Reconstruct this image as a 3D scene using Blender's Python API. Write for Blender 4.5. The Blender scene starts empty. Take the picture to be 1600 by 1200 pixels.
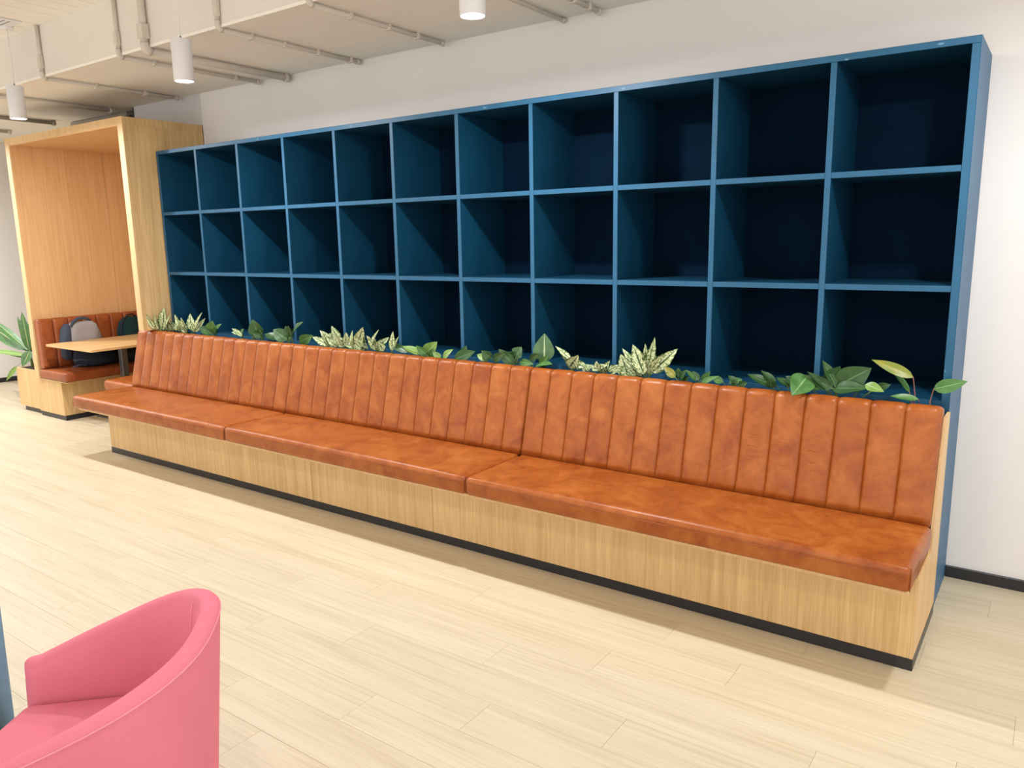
import bpy, bmesh, math, random
from mathutils import Vector, Matrix
random.seed(11)
scene = bpy.context.scene
C = scene.collection

# ------------------------------------------------------------------ camera
cam_d = bpy.data.cameras.new('camera'); cam = bpy.data.objects.new('camera', cam_d); C.objects.link(cam)
CAM = Vector((6.08635, -3.65082, 1.65873))
r_ = Vector((0.816228, 0.577472, -0.017261)); u_ = Vector((-0.092925, 0.160715, 0.982617)); f_ = Vector((-0.570208, 0.800435, -0.184842))
M = Matrix.Identity(4)
for i in range(3):
    M[i][0] = r_[i]; M[i][1] = u_[i]; M[i][2] = -f_[i]; M[i][3] = CAM[i]
cam.matrix_world = M
cam_d.sensor_fit = 'HORIZONTAL'; cam_d.sensor_width = 36.0; cam_d.lens = 36.0 * 1209.07 / 1600.0
cam_d.clip_start = 0.05
scene.camera = cam

# ------------------------------------------------------------------ world, lights, exposure
w = bpy.data.worlds.new('world'); scene.world = w; w.use_nodes = True
bg = w.node_tree.nodes['Background']; bg.inputs[0].default_value = (1.0, 0.975, 0.95, 1); bg.inputs[1].default_value = 1.8
scene.view_settings.view_transform = 'Standard'; scene.view_settings.look = 'None'
scene.view_settings.gamma = 1.0; scene.view_settings.use_curve_mapping = False
scene.view_settings.exposure = 0.12
PENDANT_W = 33.0          # watts of one pendant lamp
PENDANT_COL = (0.98, 0.98, 1.0)

# ------------------------------------------------------------------ materials
def nt(name):
    m = bpy.data.materials.new(name); m.use_nodes = True
    t = m.node_tree; b = t.nodes['Principled BSDF']
    return m, t, b
def N(t, typ, **kw):
    n = t.nodes.new(typ)
    for k, v in kw.items(): setattr(n, k, v)
    return n
def coord(t, scale=(1, 1, 1), which='Object', loc=(0, 0, 0)):
    tc = N(t, 'ShaderNodeTexCoord'); mp = N(t, 'ShaderNodeMapping')
    mp.inputs['Scale'].default_value = scale; mp.inputs['Location'].default_value = loc
    t.links.new(tc.outputs[which], mp.inputs['Vector']); return mp.outputs[0]
def noise(t, vec, scale=5.0, detail=4.0, rough=0.55, dist=0.0):
    n = N(t, 'ShaderNodeTexNoise'); n.inputs['Scale'].default_value = scale; n.inputs['Detail'].default_value = detail
    n.inputs['Roughness'].default_value = rough; n.inputs['Distortion'].default_value = dist
    t.links.new(vec, n.inputs['Vector']); return n.outputs['Fac']
def ramp(t, fac, stops):
    r = N(t, 'ShaderNodeValToRGB'); e = r.color_ramp.elements
    while len(e) < len(stops): e.new(0.5)
    for el, (p, c) in zip(e, stops):
        el.position = p; el.color = (*c, 1) if len(c) == 3 else c
    t.links.new(fac, r.inputs[0]); return r.outputs[0]
def mix(t, fac, a, b, mode='MIX'):
    n = N(t, 'ShaderNodeMix', data_type='RGBA', blend_type=mode)
    for s, v in ((n.inputs[0], fac), (n.inputs[6], a), (n.inputs[7], b)):
        if hasattr(v, 'links') or isinstance(v, bpy.types.NodeSocket): t.links.new(v, s)
        elif isinstance(v, (int, float)): s.default_value = v
        else: s.default_value = (*v, 1)
    return n.outputs[2]
def bump(t, b, h, strength=0.2, dist=0.002):
    n = N(t, 'ShaderNodeBump'); n.inputs['Strength'].default_value = strength; n.inputs['Distance'].default_value = dist
    t.links.new(h, n.inputs['Height']); t.links.new(n.outputs[0], b.inputs['Normal'])
def math_(t, op, a, b=None):
    n = N(t, 'ShaderNodeMath', operation=op)
    for s, v in ((n.inputs[0], a), (n.inputs[1], b)):
        if v is None: continue
        if isinstance(v, bpy.types.NodeSocket): t.links.new(v, s)
        else: s.default_value = v
    return n.outputs[0]

def paint(name, col, rough=0.6, var=0.04, sc=3.0, spec=0.3):
    m, t, b = nt(name); v = coord(t)
    f = noise(t, v, sc, 3)
    c = ramp(t, f, [(0.3, tuple(x * (1 - var) for x in col)), (0.7, tuple(min(1, x * (1 + var)) for x in col))])
    t.links.new(c, b.inputs['Base Color']); b.inputs['Roughness'].default_value = rough
    b.inputs['Specular IOR Level'].default_value = spec
    bump(t, b, noise(t, v, 220.0, 2), 0.06, 0.001)
    return m
def plain(name, col, rough=0.5, metal=0.0, var=0.06):
    m, t, b = nt(name); v = coord(t)
    c = ramp(t, noise(t, v, 9.0, 3), [(0.3, tuple(x * (1 - var) for x in col)), (0.7, tuple(min(1, x * (1 + var)) for x in col))])
    t.links.new(c, b.inputs['Base Color']); b.inputs['Roughness'].default_value = rough; b.inputs['Metallic'].default_value = metal
    return m
def wood(name, light, dark, axis='Z', rough=0.45):
    m, t, b = nt(name)
    s1 = {'Z': (40, 40, 1.1), 'X': (1.1, 40, 40), 'Y': (40, 1.1, 40)}[axis]
    s2 = {'Z': (5, 5, 0.35), 'X': (0.35, 5, 5), 'Y': (5, 0.35, 5)}[axis]
    s3 = {'Z': (160, 160, 5), 'X': (5, 160, 160), 'Y': (160, 5, 160)}[axis]
    oi = N(t, 'ShaderNodeObjectInfo')
    def shifted(s):
        v = coord(t, s)
        a = N(t, 'ShaderNodeVectorMath', operation='ADD'); t.links.new(v, a.inputs[0])
        k = N(t, 'ShaderNodeCombineXYZ'); q = math_(t, 'MULTIPLY', oi.outputs['Random'], 37.0)
        for i in range(3): t.links.new(q, k.inputs[i])
        t.links.new(k.outputs[0], a.inputs[1]); return a.outputs[0]
    n1 = noise(t, shifted(s1), 1.0, 5, 0.6, 0.4); n2 = noise(t, shifted(s2), 1.0, 3, 0.5, 0.8); n3 = noise(t, shifted(s3), 1.0, 2)
    f = math_(t, 'ADD', math_(t, 'MULTIPLY', n1, 0.50), math_(t, 'ADD', math_(t, 'MULTIPLY', n2, 0.25), math_(t, 'MULTIPLY', n3, 0.33)))
    c = ramp(t, f, [(0.40, dark), (0.53, tuple((a + b_) / 2 for a, b_ in zip(light, dark))), (0.655, light)])
    t.links.new(c, b.inputs['Base Color']); b.inputs['Roughness'].default_value = rough
    b.inputs['Specular IOR Level'].default_value = 0.35
    bump(t, b, n1, 0.08, 0.001)
    return m
def leather(name, a, c_, d):
    m, t, b = nt(name)
    oi = N(t, 'ShaderNodeObjectInfo')
    tc = N(t, 'ShaderNodeTexCoord'); ad = N(t, 'ShaderNodeVectorMath', operation='ADD')
    k = N(t, 'ShaderNodeCombineXYZ'); q = math_(t, 'MULTIPLY', oi.outputs['Random'], 53.0)
    for i in range(3): t.links.new(q, k.inputs[i])
    t.links.new(tc.outputs['Object'], ad.inputs[0]); t.links.new(k.outputs[0], ad.inputs[1])
    v = ad.outputs[0]
    n1 = noise(t, v, 5.5, 6, 0.62, 0.9); n2 = noise(t, v, 26.0, 4, 0.6, 0.5)
    f = math_(t, 'ADD', math_(t, 'MULTIPLY', n1, 0.75), math_(t, 'MULTIPLY', n2, 0.25))
    col = ramp(t, f, [(0.36, d), (0.5, a), (0.64, c_)])
    t.links.new(col, b.inputs['Base Color'])
    rg = ramp(t, n2, [(0.3, (0.27,) * 3), (0.7, (0.40,) * 3)]); t.links.new(rg, b.inputs['Roughness'])
    b.inputs['Specular IOR Level'].default_value = 0.34
    vv = N(t, 'ShaderNodeTexVoronoi'); vv.inputs['Scale'].default_value = 420.0; t.links.new(v, vv.inputs['Vector'])
    h = math_(t, 'ADD', math_(t, 'MULTIPLY', vv.outputs['Distance'], 0.25), noise(t, v, 34.0, 4, 0.6, 1.2))
    bump(t, b, h, 0.22, 0.003)
    return m
def fabric(name, a, d):
    m, t, b = nt(name); v = coord(t)
    n1 = noise(t, v, 900.0, 2); n2 = noise(t, v, 8.0, 3)
    f = math_(t, 'ADD', math_(t, 'MULTIPLY', n1, 0.7), math_(t, 'MULTIPLY', n2, 0.3))
    t.links.new(ramp(t, f, [(0.3, d), (0.7, a)]), b.inputs['Base Color'])
    b.inputs['Roughness'].default_value = 0.9; b.inputs['Specular IOR Level'].default_value = 0.15
    b.inputs['Sheen Weight'].default_value = 0.25; b.inputs['Sheen Roughness'].default_value = 0.4
    b.inputs['Sheen Tint'].default_value = (*a, 1)
    bump(t, b, n1, 0.25, 0.001)
    return m
def leaf_mat(name, base, edge, rib, kind):
    m, t, b = nt(name)
    tc = N(t, 'ShaderNodeTexCoord'); sx = N(t, 'ShaderNodeSeparateXYZ'); t.links.new(tc.outputs['UV'], sx.inputs[0])
    u = math_(t, 'ABSOLUTE', math_(t, 'SUBTRACT', sx.outputs[0], 0.5))      # 0 at midrib .. 0.5 at edge
    oi = N(t, 'ShaderNodeObjectInfo'); ob = tc.outputs['Object']
    n = noise(t, ob, 95.0 if kind == 'v' else 30.0, 3, 0.6)
    if kind == 'v':
        ve = math_(t, 'SINE', math_(t, 'ADD', math_(t, 'MULTIPLY', sx.outputs[1], 42.0), math_(t, 'MULTIPLY', u, -46.0)))
        f = math_(t, 'ADD', n, math_(t, 'ADD', math_(t, 'MULTIPLY', ve, 0.06), math_(t, 'MULTIPLY', math_(t, 'POWER', math_(t, 'MULTIPLY', u, 2.0), 5.0), 0.28)))
        c = ramp(t, f, [(0.44, base), (0.56, edge), (0.68, rib)])
        rb = ramp(t, u, [(0.03, (0, 0, 0)), (0.075, (1, 1, 1))])
        c = mix(t, rb, rib, c)
    else:
        c = ramp(t, math_(t, 'ADD', n, math_(t, 'MULTIPLY', u, 0.3)), [(0.35, base), (0.75, edge)])
        rb = ramp(t, u, [(0.012, (0, 0, 0)), (0.045, (1, 1, 1))])
        c = mix(t, rb, rib, c)
    t.links.new(c, b.inputs['Base Color']); b.inputs['Roughness'].default_value = 0.38
    b.inputs['Specular IOR Level'].default_value = 0.4
    return m

M_WALL = paint('wall_paint', (0.80, 0.775, 0.755), 0.65, 0.02, 1.2)
M_WALLG = paint('bulkhead_shade', (0.64, 0.63, 0.63), 0.65, 0.02, 1.2)  # wall colour greyed, shade above the booth put into the paint
M_CEIL = paint('ceiling_paint', (0.88, 0.845, 0.775), 0.7, 0.03, 1.5)
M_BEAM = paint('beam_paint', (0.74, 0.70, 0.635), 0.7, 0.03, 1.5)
M_PIPE = paint('conduit_paint', (0.62, 0.57, 0.50), 0.5, 0.04, 6)
M_PIPED = plain('conduit_dark', (0.30, 0.27, 0.22), 0.5)
M_BASE = plain('black_skirting', (0.018, 0.019, 0.022), 0.35)
M_BLUE = paint('blue_laminate', (0.0045, 0.050, 0.100), 0.42, 0.10, 4, 0.35)  # shelf blue, deepened to carry the shade inside the cubbies
M_BLUEE = paint('blue_lit_edge', (0.016, 0.098, 0.190), 0.45, 0.10, 6, 0.35)  # lighter copy of the shelf blue, light caught by front edges painted in
M_BLUEC = paint('blue_lit_side', (0.050, 0.135, 0.245), 0.5, 0.06, 5, 0.3)  # paler shelf blue, light on the right outer side put into the colour
M_BLUEB = paint('shaded_back_panel', (0.0012, 0.0115, 0.029), 0.8, 0.15, 4, 0.06)  # near-black navy, shade at the cubby backs put into the colour
M_CHIP = plain('chipped_edge', (0.12, 0.24, 0.34), 0.6)
M_OAK = wood('oak_veneer', (0.72, 0.50, 0.245), (0.52, 0.325, 0.130), 'Z')
M_OAKL = wood('oak_veneer_edge', (0.72, 0.50, 0.26), (0.60, 0.38, 0.17), 'Z')
M_OAKP = wood('oak_booth_panel', (0.74, 0.47, 0.235), (0.61, 0.36, 0.16), 'Z')
M_OAKT = wood('oak_table', (0.68, 0.46, 0.22), (0.54, 0.33, 0.13), 'Y')
M_LEATH = leather('tan_leather', (0.335, 0.088, 0.014), (0.41, 0.128, 0.024), (0.25, 0.054, 0.008))
M_LEATHD = leather('tan_leather_booth', (0.30, 0.078, 0.023), (0.36, 0.10, 0.031), (0.23, 0.052, 0.015))
M_PINK = fabric('pink_felt', (0.74, 0.225, 0.295), (0.65, 0.165, 0.225))
M_PINKP = fabric('pink_piping', (0.82, 0.32, 0.36), (0.75, 0.25, 0.30))
M_BLUEF = fabric('blue_felt', (0.20, 0.33, 0.46), (0.15, 0.26, 0.38))
M_WHITE = plain('white_enamel', (0.78, 0.78, 0.80), 0.4, 0, 0.02)
M_GREYM = plain('grey_metal', (0.16, 0.165, 0.17), 0.4, 0.7)
M_DARK = plain('dark_recess', (0.012, 0.012, 0.014), 0.6)
M_SOIL = plain('soil', (0.020, 0.014, 0.009), 0.95, 0, 0.5)
M_STEM = plain('green_stem', (0.16, 0.24, 0.06), 0.5)
M_STEMR = plain('reddish_stem', (0.30, 0.12, 0.10), 0.5)
M_GBAG = fabric('grey_bag_cloth', (0.36, 0.35, 0.36), (0.28, 0.27, 0.28))
M_NBAG = fabric('navy_bag_cloth', (0.030, 0.036, 0.055), (0.018, 0.022, 0.036))
M_SLATE = fabric('slate_bag_cloth', (0.075, 0.095, 0.135), (0.05, 0.065, 0.095))
M_TBAG = fabric('teal_bag_cloth', (0.016, 0.05, 0.055), (0.008, 0.026, 0.03))
LEAFM = {
 'v': leaf_mat('variegated_leaf', (0.66, 0.72, 0.47), (0.40, 0.50, 0.20), (0.030, 0.075, 0.020), 'v'),
 'd': leaf_mat('dark_leaf', (0.022, 0.066, 0.020), (0.042, 0.110, 0.032), (0.11, 0.21, 0.075), 'd'),
 't': leaf_mat('tall_leaf', (0.045, 0.100, 0.040), (0.075, 0.16, 0.06), (0.42, 0.52, 0.30), 'd'),
 'g': leaf_mat('green_leaf', (0.050, 0.145, 0.034), (0.085, 0.21, 0.055), (0.20, 0.36, 0.12), 'd'),
 'l': leaf_mat('bright_leaf', (0.13, 0.25, 0.045), (0.21, 0.34, 0.08), (0.40, 0.50, 0.19), 'd'),
 'y': leaf_mat('yellowing_leaf', (0.30, 0.225, 0.022), (0.15, 0.22, 0.035), (0.36, 0.34, 0.10), 'd'),
 's': leaf_mat('striped_leaf', (0.035, 0.11, 0.028), (0.075, 0.19, 0.05), (0.46, 0.54, 0.24), 'd'),
}
m, t, b = nt('floor_plank')
oi = N(t, 'ShaderNodeObjectInfo')
vv = coord(t, (1.6, 60, 60)); ad = N(t, 'ShaderNodeVectorMath', operation='ADD'); k = N(t, 'ShaderNodeCombineXYZ')
q = math_(t, 'MULTIPLY', oi.outputs['Random'], 71.0)
for i in range(3): t.links.new(q, k.inputs[i])
t.links.new(vv, ad.inputs[0]); t.links.new(k.outputs[0], ad.inputs[1])
n1 = noise(t, ad.outputs[0], 1.0, 5, 0.62, 0.3)
v2 = coord(t, (0.8, 7, 7)); n2 = noise(t, v2, 1.0, 3)
f = math_(t, 'ADD', math_(t, 'MULTIPLY', n1, 0.7), math_(t, 'MULTIPLY', n2, 0.3))
c = ramp(t, f, [(0.34, (0.545, 0.460, 0.318)), (0.5, (0.625, 0.545, 0.390)), (0.66, (0.67, 0.595, 0.44))])
br = ramp(t, oi.outputs['Random'], [(0.0, (0.955, 0.95, 0.94)), (1.0, (1.0, 1.0, 1.0))])
t.links.new(mix(t, 1.0, c, br, 'MULTIPLY'), b.inputs['Base Color'])
b.inputs['Roughness'].default_value = 0.42; b.inputs['Specular IOR Level'].default_value = 0.35
bump(t, b, n1, 0.05, 0.0006)
M_PLANK = m
M_FLOORB = plain('floor_substrate', (0.44, 0.36, 0.26), 0.6)
m, t, b = nt('lamp_glow'); b.inputs['Emission Color'].default_value = (1, 0.97, 0.95, 1); b.inputs['Emission Strength'].default_value = 14.0
b.inputs['Base Color'].default_value = (1, 1, 1, 1)
M_GLOW = m

# ------------------------------------------------------------------ helpers
def link(o, parent=None):
    C.objects.link(o)
    if parent is not None: o.parent = parent
    return o
def tag(o, label=None, cat=None, group=None, kind=None):
    if label: o['label'] = label
    if cat: o['category'] = cat
    if group: o['group'] = group
    if kind: o['kind'] = kind
    return o
def empty(name, loc, label, cat, group=None, kind=None, rz=0.0):
    o = bpy.data.objects.new(name, None); o.empty_display_size = 0.1
    o.location = loc; o.rotation_euler = (0, 0, rz)
    link(o); return tag(o, label, cat, group, kind)
def wloc(p): return Vector(p.location) if p is not None else Vector((0, 0, 0))
def gloc(p):
    v = Vector((0, 0, 0))
    while p is not None: v += Vector(p.location); p = p.parent
    return v
def mk(name, verts, faces, mat, parent=None, smooth=False, world=True, uv=None):
    """mesh object; with world=True the verts are world coordinates"""
    off = gloc(parent) if world else Vector((0, 0, 0))
    me = bpy.data.meshes.new(name)
    me.from_pydata([tuple(Vector(v) - off) for v in verts], [], faces)
    me.materials.append(mat)
    if smooth: me.polygons.foreach_set('use_smooth', [True] * len(me.polygons))
    if uv is not None:
        l = me.uv_layers.new(name='UVMap')
        for lp in me.loops: l.data[lp.index].uv = uv[lp.vertex_index]
    me.update()
    return link(bpy.data.objects.new(name, me), parent)
def copy_of(o, parent=None, loc=None):
    c = o.copy(); link(c, parent)
    if loc is not None: c.location = loc
    return c
_bc = {}
def box_mesh(name, sx, sy, sz, bev, mat):
    key = (name, round(sx, 5), round(sy, 5), round(sz, 5), bev, mat.name)
    if key in _bc: return _bc[key]
    bm = bmesh.new(); bmesh.ops.create_cube(bm, size=1.0)
    for v in bm.verts: v.co = Vector((v.co.x * sx, v.co.y * sy, v.co.z * sz))
    if bev > 0:
        bmesh.ops.bevel(bm, geom=list(bm.edges), offset=bev, segments=2 if bev > 0.004 else 1, profile=0.5, affect='EDGES')
    me = bpy.data.meshes.new(name); bm.to_mesh(me); bm.free(); me.materials.append(mat)
    _bc[key] = me; return me
def lit_front(o, mat):  # gives front faces the lighter blue, as if catching light
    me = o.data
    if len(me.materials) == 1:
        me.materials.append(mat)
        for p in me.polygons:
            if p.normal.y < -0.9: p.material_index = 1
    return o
def box(name, x0, x1, y0, y1, z0, z1, mat, parent=None, bev=0.002):
    """box in world coordinates, its origin at its own centre"""
    me = box_mesh(name, x1 - x0, y1 - y0, z1 - z0, bev, mat)
    o = bpy.data.objects.new(name, me); link(o, parent)
    o.location = Vector(((x0 + x1) / 2, (y0 + y1) / 2, (z0 + z1) / 2)) - gloc(parent)
    return o
def tube_data(path, r, n=8, cap=True):
    path = [Vector(p) for p in path]; V = []; F = []
    up = Vector((0.13, 0.27, 0.95))
    for i, p in enumerate(path):
        d = (path[min(i + 1, len(path) - 1)] - path[max(i - 1, 0)]).normalized()
        s = d.cross(up)
        if s.length < 1e-3: s = d.cross(Vector((1, 0, 0)))
        s.normalize(); q = s.cross(d)
        rr = r[i] if isinstance(r, (list, tuple)) else r
        for k in range(n):
            a = 2 * math.pi * k / n; V.append(p + s * math.cos(a) * rr + q * math.sin(a) * rr)
    for i in range(len(path) - 1):
        for k in range(n):
            a = i * n + k; b_ = i * n + (k + 1) % n
            F.append((a, b_, b_ + n, a + n))
    if cap: F.append(tuple(range(n))[::-1]); F.append(tuple(range((len(path) - 1) * n, len(path) * n)))
    return V, F
def tube(name, path, r, mat, parent=None, n=8, world=True):
    V, F = tube_data(path, r, n); return mk(name, V, F, mat, parent, True, world)
def lathe(name, prof, mat, parent=None, n=32, centre=(0, 0, 0), world=True):
    V = []; F = []; c = Vector(centre)
    for r, z in prof:
        for k in range(n):
            a = 2 * math.pi * k / n; V.append(c + Vector((r * math.cos(a), r * math.sin(a), z)))
    for i in range(len(prof) - 1):
        for k in range(n):
            F.append((i * n + k, i * n + (k + 1) % n, (i + 1) * n + (k + 1) % n, (i + 1) * n + k))
    F.append(tuple(range(n))[::-1]); F.append(tuple(range((len(prof) - 1) * n, len(prof) * n)))
    return mk(name, V, F, mat, parent, True, world)
def rounded(name, x0, x1, y0, y1, z0, z1, r, mat, parent=None, crown=0.0, nx=24, ny=10, nz=5, warp=None):
    """upholstered block: rounded box with an optional crowned top"""
    hx, hy, hz = (x1 - x0) / 2, (y1 - y0) / 2, (z1 - z0) / 2; c = Vector(((x0 + x1) / 2, (y0 + y1) / 2, (z0 + z1) / 2))
    def ax(h, n):
        e = [-h, -h + r * 0.3, -h + r * 0.7, -h + r]; m_ = [(-h + r) + (2 * h - 2 * r) * i / n for i in range(1, n)]
        return e + m_ + [h - r, h - r * 0.7, h - r * 0.3, h]
    X, Y, Z = ax(hx, nx), ax(hy, ny), ax(hz, nz); V = []; F = []; idx = {}
    def vid(i, j, k):
        if (i, j, k) not in idx:
            p = Vector((X[i], Y[j], Z[k]))
            q = Vector((max(-hx + r, min(hx - r, p.x)), max(-hy + r, min(hy - r, p.y)), max(-hz + r, min(hz - r, p.z))))
            d = p - q
            if d.length > 1e-9: p = q + d.normalized() * r
            if p.z > 0 and crown:
                p.z += crown * (1 - abs(p.x / hx) ** 6) * (1 - abs(p.y / hy) ** 3) * min(1, p.z / max(1e-6, hz - r))
            if warp: p = warp(p)
            idx[(i, j, k)] = len(V); V.append(c + p)
        return idx[(i, j, k)]
    a, b_, d_ = len(X) - 1, len(Y) - 1, len(Z) - 1
    for i in range(a):
        for j in range(b_):
            F.append((vid(i, j, 0), vid(i, j + 1, 0), vid(i + 1, j + 1, 0), vid(i + 1, j, 0)))
            F.append((vid(i, j, d_), vid(i + 1, j, d_), vid(i + 1, j + 1, d_), vid(i, j + 1, d_)))
    for i in range(a):
        for k_ in range(d_):
            F.append((vid(i, 0, k_), vid(i + 1, 0, k_), vid(i + 1, 0, k_ + 1), vid(i, 0, k_ + 1)))
            F.append((vid(i, b_, k_), vid(i, b_, k_ + 1), vid(i + 1, b_, k_ + 1), vid(i + 1, b_, k_)))
    for j in range(b_):
        for k_ in range(d_):
            F.append((vid(0, j, k_), vid(0, j, k_ + 1), vid(0, j + 1, k_ + 1), vid(0, j + 1, k_)))
            F.append((vid(a, j, k_), vid(a, j + 1, k_), vid(a, j + 1, k_ + 1), vid(a, j, k_ + 1)))
    return mk(name, V, F, mat, parent, True)
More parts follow.
